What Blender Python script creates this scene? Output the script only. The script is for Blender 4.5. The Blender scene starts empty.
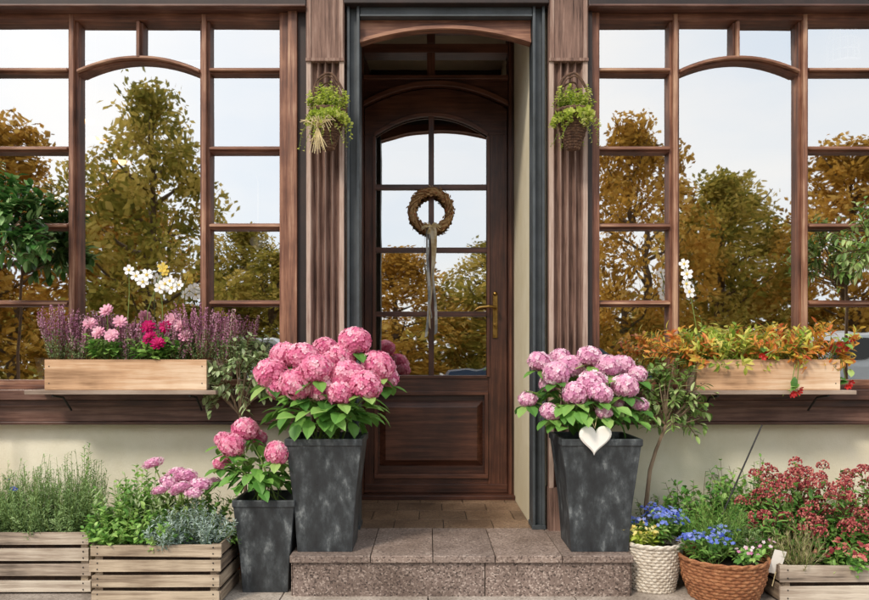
import bpy, math, random
from mathutils import Vector, Matrix
R=random.Random(7)
U=R.uniform
V=Vector
scene=bpy.context.scene
COL=scene.collection
D=3.6; F=756.0; VX=428.0; HY=360.0; CZ=0.97
def P(px,py,y=0.0):
    s=F/(D+y); return V(((px-VX)/s,y,CZ+(HY-py)/s))
def W(px): return (px-VX)/210.0
def Z(py): return CZ+(HY-py)/210.0
def lin(h):
    h=h.lstrip('#'); o=[]
    for i in (0,2,4):
        c=int(h[i:i+2],16)/255
        o.append(c/12.92 if c<=.04045 else ((c+.055)/1.055)**2.4)
    return (*o,1)
# ---------------- materials
def newmat(n):
    m=bpy.data.materials.new(n); m.use_nodes=True
    nt=m.node_tree; nt.nodes.clear()
    out=nt.nodes.new('ShaderNodeOutputMaterial')
    return m,nt,out
def N(nt,t,**k):
    n=nt.nodes.new(t)
    for a,b in k.items(): setattr(n,a,b)
    return n
def ramp(nt,cols,pos=None):
    r=N(nt,'ShaderNodeValToRGB'); e=r.color_ramp.elements
    while len(e)<len(cols): e.new(.5)
    for i,c in enumerate(cols):
        e[i].position=pos[i] if pos else i/(len(cols)-1)
        e[i].color=c if not isinstance(c,str) else lin(c)
    return r
def coords(nt,scale):
    tc=N(nt,'ShaderNodeTexCoord'); mp=N(nt,'ShaderNodeMapping'); mp.inputs['Scale'].default_value=scale
    nt.links.new(tc.outputs['Object'],mp.inputs['Vector']); return mp
def wood(name,cols,axis='z',rough=.5,fine=60,bump=.3,pos=None,patch=.7,varw=.25):
    m,nt,out=newmat(name); L=nt.links.new
    sc={'z':(fine,fine,fine*.05),'x':(fine*.05,fine,fine),'y':(fine,fine*.05,fine)}[axis]
    mp=coords(nt,sc)
    n1=N(nt,'ShaderNodeTexNoise'); n1.inputs['Scale'].default_value=1; n1.inputs['Detail'].default_value=4; n1.inputs['Roughness'].default_value=.7
    L(mp.outputs[0],n1.inputs['Vector'])
    mp2=coords(nt,(3,3,3)); n2=N(nt,'ShaderNodeTexNoise'); n2.inputs['Scale'].default_value=1.5; n2.inputs['Detail'].default_value=4
    L(mp2.outputs[0],n2.inputs['Vector'])
    at=N(nt,'ShaderNodeAttribute',attribute_name='var')
    a=N(nt,'ShaderNodeMath',operation='MULTIPLY_ADD'); L(n2.outputs[0],a.inputs[0]); a.inputs[1].default_value=patch; L(n1.outputs[0],a.inputs[2])
    b=N(nt,'ShaderNodeMath',operation='MULTIPLY_ADD'); L(at.outputs['Fac'],b.inputs[0]); b.inputs[1].default_value=varw; L(a.outputs[0],b.inputs[2])
    c=N(nt,'ShaderNodeMath',operation='SUBTRACT'); L(b.outputs[0],c.inputs[0]); c.inputs[1].default_value=varw*.4+patch/2
    r=ramp(nt,cols,pos or [.25,.5,.78][:len(cols)]); L(c.outputs[0],r.inputs[0])
    p=N(nt,'ShaderNodeBsdfPrincipled'); L(r.outputs[0],p.inputs['Base Color']); p.inputs['Roughness'].default_value=rough
    bm=N(nt,'ShaderNodeBump'); bm.inputs['Strength'].default_value=bump; bm.inputs['Distance'].default_value=.004
    L(n1.outputs[0],bm.inputs['Height']); L(bm.outputs[0],p.inputs['Normal']); L(p.outputs[0],out.inputs[0])
    return m
def leafm(name,cols,trans=.3,rough=.45):
    m,nt,out=newmat(name); L=nt.links.new
    at=N(nt,'ShaderNodeAttribute',attribute_name='var')
    r=ramp(nt,cols); L(at.outputs['Fac'],r.inputs[0])
    if rough<.55:
        p=N(nt,'ShaderNodeBsdfPrincipled'); p.inputs['Roughness'].default_value=rough; L(r.outputs[0],p.inputs['Base Color'])
    else:
        p=N(nt,'ShaderNodeBsdfDiffuse'); L(r.outputs[0],p.inputs[0])
    t=N(nt,'ShaderNodeBsdfTranslucent'); L(r.outputs[0],t.inputs[0])
    mx=N(nt,'ShaderNodeMixShader'); mx.inputs[0].default_value=trans
    L(p.outputs[0],mx.inputs[1]); L(t.outputs[0],mx.inputs[2]); L(mx.outputs[0],out.inputs[0])
    return m
def mottled(name,cols,scale=4,rough=.7,bump=.2,detail=5,pos=None,metal=0,dist=.003,stretch=(1,1,1)):
    m,nt,out=newmat(name); L=nt.links.new
    mp=coords(nt,stretch)
    n=N(nt,'ShaderNodeTexNoise'); n.inputs['Scale'].default_value=scale; n.inputs['Detail'].default_value=detail; n.inputs['Roughness'].default_value=.68
    L(mp.outputs[0],n.inputs['Vector'])
    r=ramp(nt,cols,pos or ([.35,.65] if len(cols)==2 else [.3,.5,.7])); L(n.outputs[0],r.inputs[0])
    p=N(nt,'ShaderNodeBsdfPrincipled'); L(r.outputs[0],p.inputs['Base Color']); p.inputs['Roughness'].default_value=rough; p.inputs['Metallic'].default_value=metal
    if bump:
        bm=N(nt,'ShaderNodeBump'); bm.inputs['Strength'].default_value=bump; bm.inputs['Distance'].default_value=dist
        L(n.outputs[0],bm.inputs['Height']); L(bm.outputs[0],p.inputs['Normal'])
    L(p.outputs[0],out.inputs[0]); return m
def plaster(name,base,light,dirt,ztop):
    m,nt,out=newmat(name); L=nt.links.new
    mp=coords(nt,(1,1,1)); n=N(nt,'ShaderNodeTexNoise'); n.inputs['Scale'].default_value=3; n.inputs['Detail'].default_value=7; n.inputs['Roughness'].default_value=.65; L(mp.outputs[0],n.inputs['Vector'])
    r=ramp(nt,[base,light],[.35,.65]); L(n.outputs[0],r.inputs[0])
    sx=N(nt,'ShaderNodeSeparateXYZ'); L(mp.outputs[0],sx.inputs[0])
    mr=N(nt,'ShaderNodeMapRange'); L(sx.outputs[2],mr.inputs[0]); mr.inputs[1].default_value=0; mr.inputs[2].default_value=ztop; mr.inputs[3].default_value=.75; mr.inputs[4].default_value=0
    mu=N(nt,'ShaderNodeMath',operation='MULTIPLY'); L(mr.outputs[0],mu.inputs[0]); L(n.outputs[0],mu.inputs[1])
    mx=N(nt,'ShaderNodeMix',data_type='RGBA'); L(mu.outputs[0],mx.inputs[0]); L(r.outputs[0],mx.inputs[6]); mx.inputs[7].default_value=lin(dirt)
    n3=N(nt,'ShaderNodeTexNoise'); n3.inputs['Scale'].default_value=160; n3.inputs['Detail'].default_value=2; L(mp.outputs[0],n3.inputs['Vector'])
    bm=N(nt,'ShaderNodeBump'); bm.inputs['Strength'].default_value=.35; bm.inputs['Distance'].default_value=.003; L(n3.outputs[0],bm.inputs['Height'])
    p=N(nt,'ShaderNodeBsdfPrincipled'); p.inputs['Roughness'].default_value=.92; L(mx.outputs[2],p.inputs['Base Color']); L(bm.outputs[0],p.inputs['Normal']); L(p.outputs[0],out.inputs[0]); return m
def granite(name,base,dark,light):
    m,nt,out=newmat(name); L=nt.links.new
    mp=coords(nt,(1,1,1))
    v=N(nt,'ShaderNodeTexVoronoi'); v.inputs['Scale'].default_value=170; L(mp.outputs[0],v.inputs['Vector'])
    n=N(nt,'ShaderNodeTexNoise'); n.inputs['Scale'].default_value=5; n.inputs['Detail'].default_value=6; L(mp.outputs[0],n.inputs['Vector'])
    sep=N(nt,'ShaderNodeSeparateColor'); L(v.outputs['Color'],sep.inputs[0])
    r=ramp(nt,[dark,base,base,light],[0,.3,.75,1]); L(sep.outputs[0],r.inputs[0])
    r2=ramp(nt,[(.5,.46,.43,1),(1.0,1.0,1.0,1)],[.35,.62]); L(n.outputs[0],r2.inputs[0])
    mx=N(nt,'ShaderNodeMix',data_type='RGBA',blend_type='MULTIPLY'); mx.inputs[0].default_value=.8
    L(r.outputs[0],mx.inputs[6]); L(r2.outputs[0],mx.inputs[7])
    at=N(nt,'ShaderNodeAttribute',attribute_name='var')
    r3=ramp(nt,[(.75,.72,.7,1),(1.1,1.05,1.0,1)]); L(at.outputs['Fac'],r3.inputs[0])
    m2=N(nt,'ShaderNodeMix',data_type='RGBA',blend_type='MULTIPLY'); m2.inputs[0].default_value=1
    L(mx.outputs[2],m2.inputs[6]); L(r3.outputs[0],m2.inputs[7])
    p=N(nt,'ShaderNodeBsdfPrincipled'); p.inputs['Roughness'].default_value=.55; L(m2.outputs[2],p.inputs['Base Color'])
    bm=N(nt,'ShaderNodeBump'); bm.inputs['Strength'].default_value=.15; bm.inputs['Distance'].default_value=.002
    L(n.outputs[0],bm.inputs['Height']); L(bm.outputs[0],p.inputs['Normal'])
    L(p.outputs[0],out.inputs[0]); return m
def glassm(name,fac=.6,rough=.012):
    m,nt,out=newmat(name); L=nt.links.new
    g=N(nt,'ShaderNodeBsdfGlossy'); g.inputs['Roughness'].default_value=rough; g.inputs['Color'].default_value=(1,.99,.97,1)
    t=N(nt,'ShaderNodeBsdfTransparent')
    mp=coords(nt,(1,1,1)); n=N(nt,'ShaderNodeTexNoise'); n.inputs['Scale'].default_value=2.4; n.inputs['Detail'].default_value=2; L(mp.outputs[0],n.inputs['Vector'])
    bm=N(nt,'ShaderNodeBump'); bm.inputs['Strength'].default_value=.14; bm.inputs['Distance'].default_value=.01
    L(n.outputs[0],bm.inputs['Height']); L(bm.outputs[0],g.inputs['Normal'])
    mx=N(nt,'ShaderNodeMixShader'); mx.inputs[0].default_value=fac
    L(t.outputs[0],mx.inputs[1]); L(g.outputs[0],mx.inputs[2]); L(mx.outputs[0],out.inputs[0]); return m
def emis(name,c,s):
    m,nt,out=newmat(name); e=N(nt,'ShaderNodeEmission'); e.inputs[0].default_value=lin(c); e.inputs[1].default_value=s
    nt.links.new(e.outputs[0],out.inputs[0]); return m

M_fv=wood('frame_wood_vertical',['#3a2016','#6e4431','#a1745a'],'z',.55)
M_fh=wood('frame_wood_horizontal',['#3a2016','#6e4431','#a1745a'],'x',.55)
M_bv=wood('bead_wood_vertical',['#4d2e21','#855a44','#bf9a7e'],'z',.55)
M_bh=wood('bead_wood_horizontal',['#4d2e21','#855a44','#bf9a7e'],'x',.55)
M_dv=wood('door_wood_vertical',['#29150f','#48291d','#6b4332'],'z',.38,bump=.2)
M_dh=wood('door_wood_horizontal',['#29150f','#48291d','#6b4332'],'x',.38,bump=.2)
M_sill=wood('dark_sill_wood',['#2f1b14','#54362b','#7c5d50'],'x',.45)
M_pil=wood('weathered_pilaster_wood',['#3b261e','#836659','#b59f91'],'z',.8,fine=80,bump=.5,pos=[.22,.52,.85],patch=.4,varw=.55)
M_crate=wood('crate_pine',['#51443a','#8f7d69','#bfae97'],'x',.85,bump=.9,pos=[.28,.5,.75])
M_crateY=wood('crate_pine_side',['#51443a','#8a7864','#b5a48e'],'y',.85,bump=.9,pos=[.28,.5,.75])
M_crate2=wood('grey_crate_pine',['#5f5348','#a09080','#cbbfae'],'x',.85,bump=.9,pos=[.28,.5,.75])
M_shelf=wood('shelf_wood',['#5d4d42','#8c7a6c','#aa998a'],'x',.85,bump=.4)
M_plant=wood('planter_pine',['#8c6a4b','#c29b77','#e1c9ac'],'x',.7,fine=40,bump=.4)
M_bark=wood('bark',['#2c2018','#57432f','#7c6650'],'z',.9,fine=25,bump=1)
M_trunk=wood('thin_trunk_bark',['#5b4a3a','#8a7560','#a8937c'],'z',.9,fine=80,bump=.5)
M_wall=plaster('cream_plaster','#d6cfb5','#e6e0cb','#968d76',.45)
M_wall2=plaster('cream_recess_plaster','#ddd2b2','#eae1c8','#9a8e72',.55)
M_steel=mottled('slate_steel_paint',['#34393c','#4b5155'],6,.5,.1)
M_dark=mottled('dark_painted_wood',['#1c1412','#33231e'],4,.6,.1)
M_ceil=mottled('recess_ceiling',['#9a8b74','#b3a68e'],3,.8,.1)
M_pot=mottled('weathered_black_pot',['#1d1f22','#2e3235','#44494c','#999fa0'],16,.55,.4,detail=10,pos=[.3,.48,.58,.76],stretch=(1,1,.5))
M_soil=mottled('potting_soil',['#1d130c','#3a281b'],60,1,.8)
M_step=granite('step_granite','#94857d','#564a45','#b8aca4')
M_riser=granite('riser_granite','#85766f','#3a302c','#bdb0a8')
M_tile=granite('brown_tile','#846e5a','#594737','#a08c76')
M_grout=mottled('dark_grout',['#4a4038','#645a50'],30,.95,.3)
M_pave=granite('pavement_stone','#b3aba2','#8a8279','#cfc8bf')
M_asph=mottled('asphalt',['#36373a','#4a4b4d'],40,.9,.4)
M_grass=mottled('park_grass',['#5c6630','#7f8245','#9a8f52'],3,.95,.4)
M_glass=glassm('window_glass',.62)
M_dglass=glassm('door_glass',.60)
M_room=mottled('shop_interior_wall',['#6a523e','#7c634c'],2,.9,.05)
M_floor=mottled('shop_floor',['#2e211a','#44322a'],3,.7,.05)
M_brass=mottled('aged_brass',['#6d5226','#a08046'],30,.35,.05,metal=1)
M_iron=mottled('black_iron',['#141313','#262423'],30,.6,.1)
M_white=mottled('white_enamel',['#e6e2da','#f2efe9'],5,.5,.05)
M_wickL=mottled('whitewashed_wicker',['#a39685','#c9bfb0','#e0d9cc'],45,.85,.3)
M_wickB=mottled('brown_wicker',['#6d4026','#95613e','#b3835c'],45,.8,.3)
M_wickD=mottled('dark_wicker',['#33221a','#5a4030','#7d6048'],50,.85,.3)
M_raf=mottled('raffia_straw',['#c3af80','#e2d3a8'],30,.8,.1)
M_wreath=leafm('dried_wreath_twigs',['#6b4a30','#a37c54','#ccae80','#a8684c'],.1,.8)
M_rib=leafm('cream_ribbon',['#b9a27a','#d9c9a6','#e9e0cc'],.3,.6)
M_ribg=leafm('grey_white_ribbon',['#9aa0a4','#d0d3d4','#f0efec'],.3,.6)
M_stem=leafm('green_stems',['#5c7532','#84964a'],.1)
M_stemR=leafm('woody_stems',['#4a3626','#6f5540'],.05,.8)
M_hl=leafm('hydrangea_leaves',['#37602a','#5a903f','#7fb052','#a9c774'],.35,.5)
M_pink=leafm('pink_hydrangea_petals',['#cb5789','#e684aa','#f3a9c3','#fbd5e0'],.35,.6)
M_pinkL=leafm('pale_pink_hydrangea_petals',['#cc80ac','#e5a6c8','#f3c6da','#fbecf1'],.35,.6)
M_palep=leafm('blush_petals',['#e29ab8','#f2c4d3','#fbe6ea'],.3,.6)
M_mag=leafm('magenta_petals',['#9c1450','#cf2f78','#e8609b'],.3,.6)
M_laurel=leafm('laurel_leaves',['#234220','#3c6a2e','#5f8f46','#93b272'],.25,.35)
M_olive=leafm('olive_leaves',['#4a6732','#739646','#9cb868','#bfd092'],.35,.5)
M_sage=leafm('sage_leaves',['#74895a','#9fb47e','#c5d2a8'],.35,.6)
M_rose=leafm('rosemary_needles',['#5c7a50','#90ac70','#b6cc96'],.3,.6)
M_green=leafm('fresh_green_leaves',['#3f6a2d','#669b43','#92bd5d','#b8d37e'],.35,.5)
M_blueg=leafm('blue_grey_leaves',['#7c9483','#a8bab0','#cfdad4'],.25,.6)
M_lime=leafm('lime_leaves',['#7a942c','#a9bd45','#cdd66e','#e4e29e'],.45,.6)
M_coleus=leafm('coleus_leaves',['#8a9a34','#d1c24e','#e8b252','#dd8246','#b54b32'],.4,.5)
M_coleusG=leafm('green_yellow_leaves',['#5c8a30','#9dbb48','#d0d265','#ead87e'],.4,.5)
M_heath=leafm('heather_flowers',['#95607c','#c287a6','#dfb0c6','#b3b68c'],.35,.7)
M_red=leafm('red_flowers',['#a8141c','#d8302c'],.3,.5)
M_skim=leafm('skimmia_buds',['#6e2a32','#9c454a','#bd6a66','#cf9080'],.15,.6)
M_blue=leafm('blue_petals',['#4455b4','#7386d6','#a8b4ee'],.3,.6)
M_yel=leafm('yellow_petals',['#d3b04a','#efd878','#f7eeb4'],.3,.6)
M_wpet=leafm('white_petals',['#f2efe8','#ffffff'],.3,.6)
M_straw=leafm('straw_grass',['#8f8560','#b8ad84','#d4cba4'],.3,.7)
M_aut=leafm('autumn_leaves',['#6b5326','#aa8238','#d6a850','#efcf80'],.5,.8)
M_aut2=leafm('olive_autumn_leaves',['#5c5c2c','#928a3e','#c3ac58','#e2c878'],.5,.8)
M_bulb=emis('warm_bulb','#ffd890',6)
M_shade=mottled('yellow_lamp_shade',['#b98c2a','#d9ae45'],5,.5,.05)
M_terra=mottled('terracotta',['#8e4f32','#b06f4c'],10,.85,.2)
M_tyre=mottled('tyre_rubber',['#0e0e0e','#1a1a1a'],20,.9,.1)
M_carS=mottled('silver_car_paint',['#b9bdc0','#c8ccce'],2,.3,0,metal=.2)
M_carD=mottled('dark_car_paint',['#2d4058','#364c66'],2,.25,0)
M_cglass=mottled('car_glass',['#101416','#171c1f'],2,.05,0)

# ---------------- mesh builder
ORG={}
class MB:
    def __init__(s): s.v=[];s.f=[];s.m=[];s.a=[]
    def face(s,idx,m=0,a=.5): s.f.append(idx);s.m.append(m);s.a.append(a)
    def box(s,x0,x1,y0,y1,z0,z1,m=0,a=None):
        if a is None:a=R.random()
        b=len(s.v)
        for z in(z0,z1):
            for y in(y0,y1):
                for x in(x0,x1): s.v.append(V((x,y,z)))
        for q in((0,2,3,1),(4,5,7,6),(0,1,5,4),(2,6,7,3),(0,4,6,2),(1,3,7,5)): s.face([b+i for i in q],m,a)
    def boxm(s,mat,hx,hy,hz,m=0,a=None):
        if a is None:a=R.random()
        b=len(s.v)
        for z in(-hz,hz):
            for y in(-hy,hy):
                for x in(-hx,hx): s.v.append(mat@V((x,y,z)))
        for q in((0,2,3,1),(4,5,7,6),(0,1,5,4),(2,6,7,3),(0,4,6,2),(1,3,7,5)): s.face([b+i for i in q],m,a)
    def strip(s,xs,zlo,zhi,y0,y1,m=0,a=.5):
        b=len(s.v); n=len(xs)
        for i in range(n):
            for (y,z) in((y0,zlo[i]),(y0,zhi[i]),(y1,zhi[i]),(y1,zlo[i])): s.v.append(V((xs[i],y,z)))
        for i in range(n-1):
            for k in range(4):
                k2=(k+1)%4; s.face([b+4*i+k,b+4*i+k2,b+4*i+4+k2,b+4*i+4+k],m,a)
        s.face([b+3,b+2,b+1,b],m,a); e=b+4*(n-1); s.face([e,e+1,e+2,e+3],m,a)
    def tube(s,pts,rad,seg=6,m=0,a=.5,cap=True):
        b=len(s.v); n=len(pts)
        for i,p in enumerate(pts):
            t=(pts[min(i+1,n-1)]-pts[max(i-1,0)])
            if t.length<1e-9:t=V((0,0,1))
            t.normalize(); u=t.cross(V((0.13,1,0.21))); 
            if u.length<.05:u=t.cross(V((1,0,0)))
            u.normalize(); w=t.cross(u); r=rad[i] if isinstance(rad,(list,tuple)) else rad
            for k in range(seg):
                an=2*math.pi*k/seg; s.v.append(p+u*math.cos(an)*r+w*math.sin(an)*r)
        for i in range(n-1):
            for k in range(seg):
                k2=(k+1)%seg; s.face([b+i*seg+k,b+i*seg+k2,b+(i+1)*seg+k2,b+(i+1)*seg+k],m,a)
        if cap:
            s.face([b+k for k in range(seg)][::-1],m,a); s.face([b+(n-1)*seg+k for k in range(seg)],m,a)
    def leaf(s,p,d,n,L,Wd,m=0,a=None,droop=.2,fold=.25,simple=False):
        if a is None:a=R.random()
        d=d.normalized(); sd=d.cross(n)
        if sd.length<.01: sd=d.cross(V((1,0.2,.1)))
        sd.normalize(); n=sd.cross(d)
        b=len(s.v)
        if simple:
            s.v+= [p,p+d*L*.5+sd*Wd*.5,p+d*L-n*droop*L,p+d*L*.5-sd*Wd*.5]; s.face([b,b+1,b+2,b+3],m,a); return
        s.v.append(p)
        for t,w in((.22,.72),(.5,1.),(.78,.66)):
            c=p+d*L*t-n*droop*L*t*t
            s.v+=[c+sd*Wd*.5*w+n*fold*Wd*w*.5,c,c-sd*Wd*.5*w+n*fold*Wd*w*.5]
        s.v.append(p+d*L-n*droop*L)
        s.face([b,b+1,b+2],m,a); s.face([b,b+2,b+3],m,min(1,a+.08))
        for k in(1,4):
            s.face([b+k,b+k+3,b+k+4,b+k+1],m,a); s.face([b+k+1,b+k+4,b+k+5,b+k+2],m,min(1,a+.08))
        s.face([b+7,b+10,b+8],m,a); s.face([b+8,b+10,b+9],m,min(1,a+.08))
    def ball(s,c,r,m=0,a=.5,seg=8,ring=6,sz=1):
        b=len(s.v)
        for i in range(ring+1):
            th=math.pi*i/ring
            for k in range(seg):
                an=2*math.pi*k/seg; s.v.append(c+V((r*math.sin(th)*math.cos(an),r*math.sin(th)*math.sin(an),r*sz*math.cos(th))))
        for i in range(ring):
            for k in range(seg):
                k2=(k+1)%seg; s.face([b+i*seg+k,b+(i+1)*seg+k,b+(i+1)*seg+k2,b+i*seg+k2],m,a)
    def lathe(s,c,prof,seg=32,m=0,a=.5):
        b=len(s.v)
        for r,z in prof:
            for k in range(seg):
                an=2*math.pi*k/seg; s.v.append(c+V((r*math.cos(an),r*math.sin(an),z)))
        for i in range(len(prof)-1):
            for k in range(seg):
                k2=(k+1)%seg; s.face([b+i*seg+k,b+i*seg+k2,b+(i+1)*seg+k2,b+(i+1)*seg+k],m,a)
    def flower(s,p,n,r,pet=5,m=0,a=None,cup=.25,cm=None):
        if a is None:a=R.random()
        n=n.normalized(); u=n.cross(V((.3,.2,1)));
        if u.length<.05:u=n.cross(V((1,0,0)))
        u.normalize(); w=n.cross(u); a0=U(0,6.28)
        hw=math.pi/pet*.9
        for k in range(pet):
            an=a0+2*math.pi*k/pet; b=len(s.v); s.v.append(p)
            for da,rr in((-hw,.68),(-hw*.45,1),(hw*.45,1),(hw,.68)):
                s.v.append(p+(u*math.cos(an+da)+w*math.sin(an+da))*r*rr+n*cup*r*rr)
            s.face([b,b+1,b+2,b+3,b+4],m,max(0,min(1,a+U(-.08,.08))))
        if cm is not None: s.ball(p+n*r*.1,r*.25,cm,.5,5,3)
def put(mb,name,mats,parent=None,label=None,smooth=False,bevel=0,kind=None,cat=None,loc=None):
    me=bpy.data.meshes.new(name)
    o0=V(loc) if loc is not None else (ORG[parent.name] if parent else V((0,0,0)))
    me.from_pydata([tuple(v-o0) for v in mb.v],[],mb.f)
    for mt in mats: me.materials.append(mt)
    me.polygons.foreach_set('material_index',mb.m)
    at=me.attributes.new('var','FLOAT','FACE'); at.data.foreach_set('value',mb.a)
    if smooth: me.polygons.foreach_set('use_smooth',[True]*len(mb.f))
    me.update()
    ob=bpy.data.objects.new(name,me); COL.objects.link(ob)
    if parent: ob.parent=parent; ob.location=o0-ORG[parent.name]
    else: ob.location=o0
    ORG[ob.name]=o0
    if bevel:
        b=ob.modifiers.new('bevel','BEVEL'); b.width=bevel; b.segments=2; b.limit_method='ANGLE'
    if label: ob['label']=label
    if kind: ob['kind']=kind
    if cat: ob['category']=cat
    return ob
def thing(name,label,cat,loc,group=None):
    e=bpy.data.objects.new(name,None); e.empty_display_size=.1; COL.objects.link(e); e.location=loc
    e['label']=label; e['category']=cat; ORG[e.name]=V(loc)
    if group:e['group']=group
    return e
def inst(src,parent,world,scale=1,rot=0):
    o=src.copy(); COL.objects.link(o); o.parent=parent; o.location=V(world)-ORG[parent.name]; ORG[o.name]=V(world)
    o.scale=(scale*U(.94,1.06),scale*U(.94,1.06),scale*U(.9,1.04)); o.rotation_euler=(U(-.4,.4),U(-.4,.4),U(0,6.28)); return o

# ================= SETTING
mb=MB(); mb.box(-150,150,-150,60,-.6,-.135); put(mb,'ground',[M_grass],kind='structure')
mb=MB(); mb.box(-100,100,-13,-5.6,-.3,-.12); put(mb,'road',[M_asph],kind='structure')
mb=MB()
mb.box(-12,12,-5.4,.03,-.3,-.012,1)
x=-12
while x<12:
    y=-5.4
    while y<-.0:
        mb.box(x+.003,x+.597,y+.003,min(y+.397,.03),-.05,0,0); y+=.4
    x+=.6
mb.box(-100,-12,-5.4,.03,-.3,0,0,.5); mb.box(12,100,-5.4,.03,-.3,0,0,.5)
mb.box(-100,100,-5.58,-5.403,-.3,.004,0,.2)
put(mb,'pavement',[M_pave,M_grout],kind='structure')

# ================= BUILDING
B=thing('flower_shop_building','cream plaster flower shop with brown timber windows and recessed door','shop building',(0,0,0))
zs=Z(420)
XL,XR=W(-60),W(928)
mb=MB()
mb.box(-7,W(346),.03,.30,-.1,zs); mb.box(W(545),7,.03,.30,-.1,zs)
mb.box(-7,XL,.03,.30,zs,3.4); mb.box(XR,7,.03,.30,zs,3.4)
mb.box(-7,7,.03,.30,3.4,5.5)
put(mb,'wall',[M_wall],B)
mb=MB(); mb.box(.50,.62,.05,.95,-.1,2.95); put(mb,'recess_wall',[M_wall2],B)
mb=MB(); mb.box(-.52,-.405,.05,.95,-.1,2.95,0); 
for z0,z1 in((.35,.9),(1.05,2.4)): mb.box(-.405,-.395,.2,.7,z0,z1,0)
put(mb,'recess_panelling',[M_dv],B,bevel=.004)
mb=MB(); mb.box(-.52,.62,.05,.95,2.95,3.05); put(mb,'recess_ceiling',[M_ceil],B)
mb=MB(); mb.box(-7,7,5.0,5.1,-.1,3.6); mb.box(-7.1,-7,.03,5.1,-.1,5.5); mb.box(7,7.1,.03,5.1,-.1,5.5); put(mb,'interior_wall',[M_room],B)
mb=MB(); mb.box(-7,7,.95,5,-.1,.1); mb.box(-7,-.52,.3,.95,-.1,.1); mb.box(.62,7,.3,.95,-.1,.1); put(mb,'interior_floor',[M_floor],B)
mb=MB(); mb.box(-7,7,.3,5,3.35,3.5); put(mb,'interior_ceiling',[M_room],B)
mb=MB(); mb.box(-7,7,0.0,5.1,5.5,5.7); put(mb,'roof',[M_steel],B)
mb=MB()
mb.box(-7,W(308),-.06,.03,Z(11),3.4,0); mb.box(W(586),7,-.06,.03,Z(11),3.4,0)
mb.box(W(345),W(547),-.06,.1,Z(9),3.4,0)
mb.box(-7,W(308),-.075,.03,Z(13.5),Z(11),1); mb.box(W(586),7,-.075,.03,Z(13.5),Z(11),1)
put(mb,'fascia_board',[M_dark,M_sill],B,bevel=.004)
mb=MB(); mb.box(W(360.5),W(531.5),-.02,.05,Z(19),Z(9)); mb.box(W(360.5),W(531.5),-.03,-.02,Z(19),Z(17)); put(mb,'lintel',[M_steel],B,bevel=.002)
mb=MB(); n=25; xs=[W(360+171*i/(n-1)) for i in range(n)]
zh=[Z(19)-.002]*n; zl=[Z(42-14*(1-(2*i/(n-1)-1)**2)) for i in range(n)]
mb.strip(xs,zl,zh,0.01,.06,0,.4)
mb.strip(xs,[z-.004 for z in zl],[z+.012 for z in zl],-.006,.012,0,.9)
put(mb,'arched_door_head',[M_fh],B)
def column(x0,x1):
    mb=MB(); mb.box(x0,x1,.0,.10,.0,3.1,0); w=x1-x0
    mb.box(x0,x0+w*.22,-.03,.0,.0,3.1,0); mb.box(x1-w*.22,x1,-.03,.0,.0,3.1,0)
    mb.box(x0-.004,x1+.004,-.036,.104,.17,.19,0)
    put(mb,'steel_column',[M_steel],B,bevel=.002)
column(W(347.5),W(360)); column(W(532),W(544))
def pilaster(cx,w):
    mb=MB(); x0=cx-w/2; n=97
    zt=Z(64); zb=.17
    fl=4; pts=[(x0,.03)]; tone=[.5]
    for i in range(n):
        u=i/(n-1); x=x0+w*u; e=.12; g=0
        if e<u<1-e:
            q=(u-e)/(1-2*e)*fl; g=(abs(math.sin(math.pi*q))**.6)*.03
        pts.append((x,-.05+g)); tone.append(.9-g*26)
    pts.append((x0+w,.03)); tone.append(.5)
    b=len(mb.v)
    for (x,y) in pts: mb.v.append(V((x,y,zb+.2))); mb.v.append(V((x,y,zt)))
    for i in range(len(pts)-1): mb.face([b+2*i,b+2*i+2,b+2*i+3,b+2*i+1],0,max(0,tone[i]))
    mb.box(x0-.004,x0+w+.004,-.062,.03,0,zb+.2,0,.3)
    mb.box(x0-.001,x0+w+.001,-.053,.03,zt,3.1,0,.3)
    mb.box(x0+.004,x0+.022,-.058,-.053,zt,3.1,0,.6); mb.box(x0+w-.022,x0+w-.004,-.058,-.053,zt,3.1,0,.6)
    mb.box(x0-.002,x0+w+.002,-.060,.03,zt-.008,zt+.006,0,.4)
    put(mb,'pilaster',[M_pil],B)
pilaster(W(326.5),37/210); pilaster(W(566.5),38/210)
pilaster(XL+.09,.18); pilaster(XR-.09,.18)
for (a,b) in((XL+.18,W(308)),(W(586),XR-.18)):
    mb=MB(); mb.box(a,b,-.085,.05,Z(399),Z(389),0,.3); mb.box(a,b,-.03,.05,Z(421),Z(399)-.001,0,.8); mb.box(a,b,-.045,.05,Z(424),Z(421)-.0,0,.2)
    mb.box(a,b,-.055,.05,Z(406),Z(399)-.001,0,.1)
    put(mb,'window_sill',[M_sill],B,bevel=.003)
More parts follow.
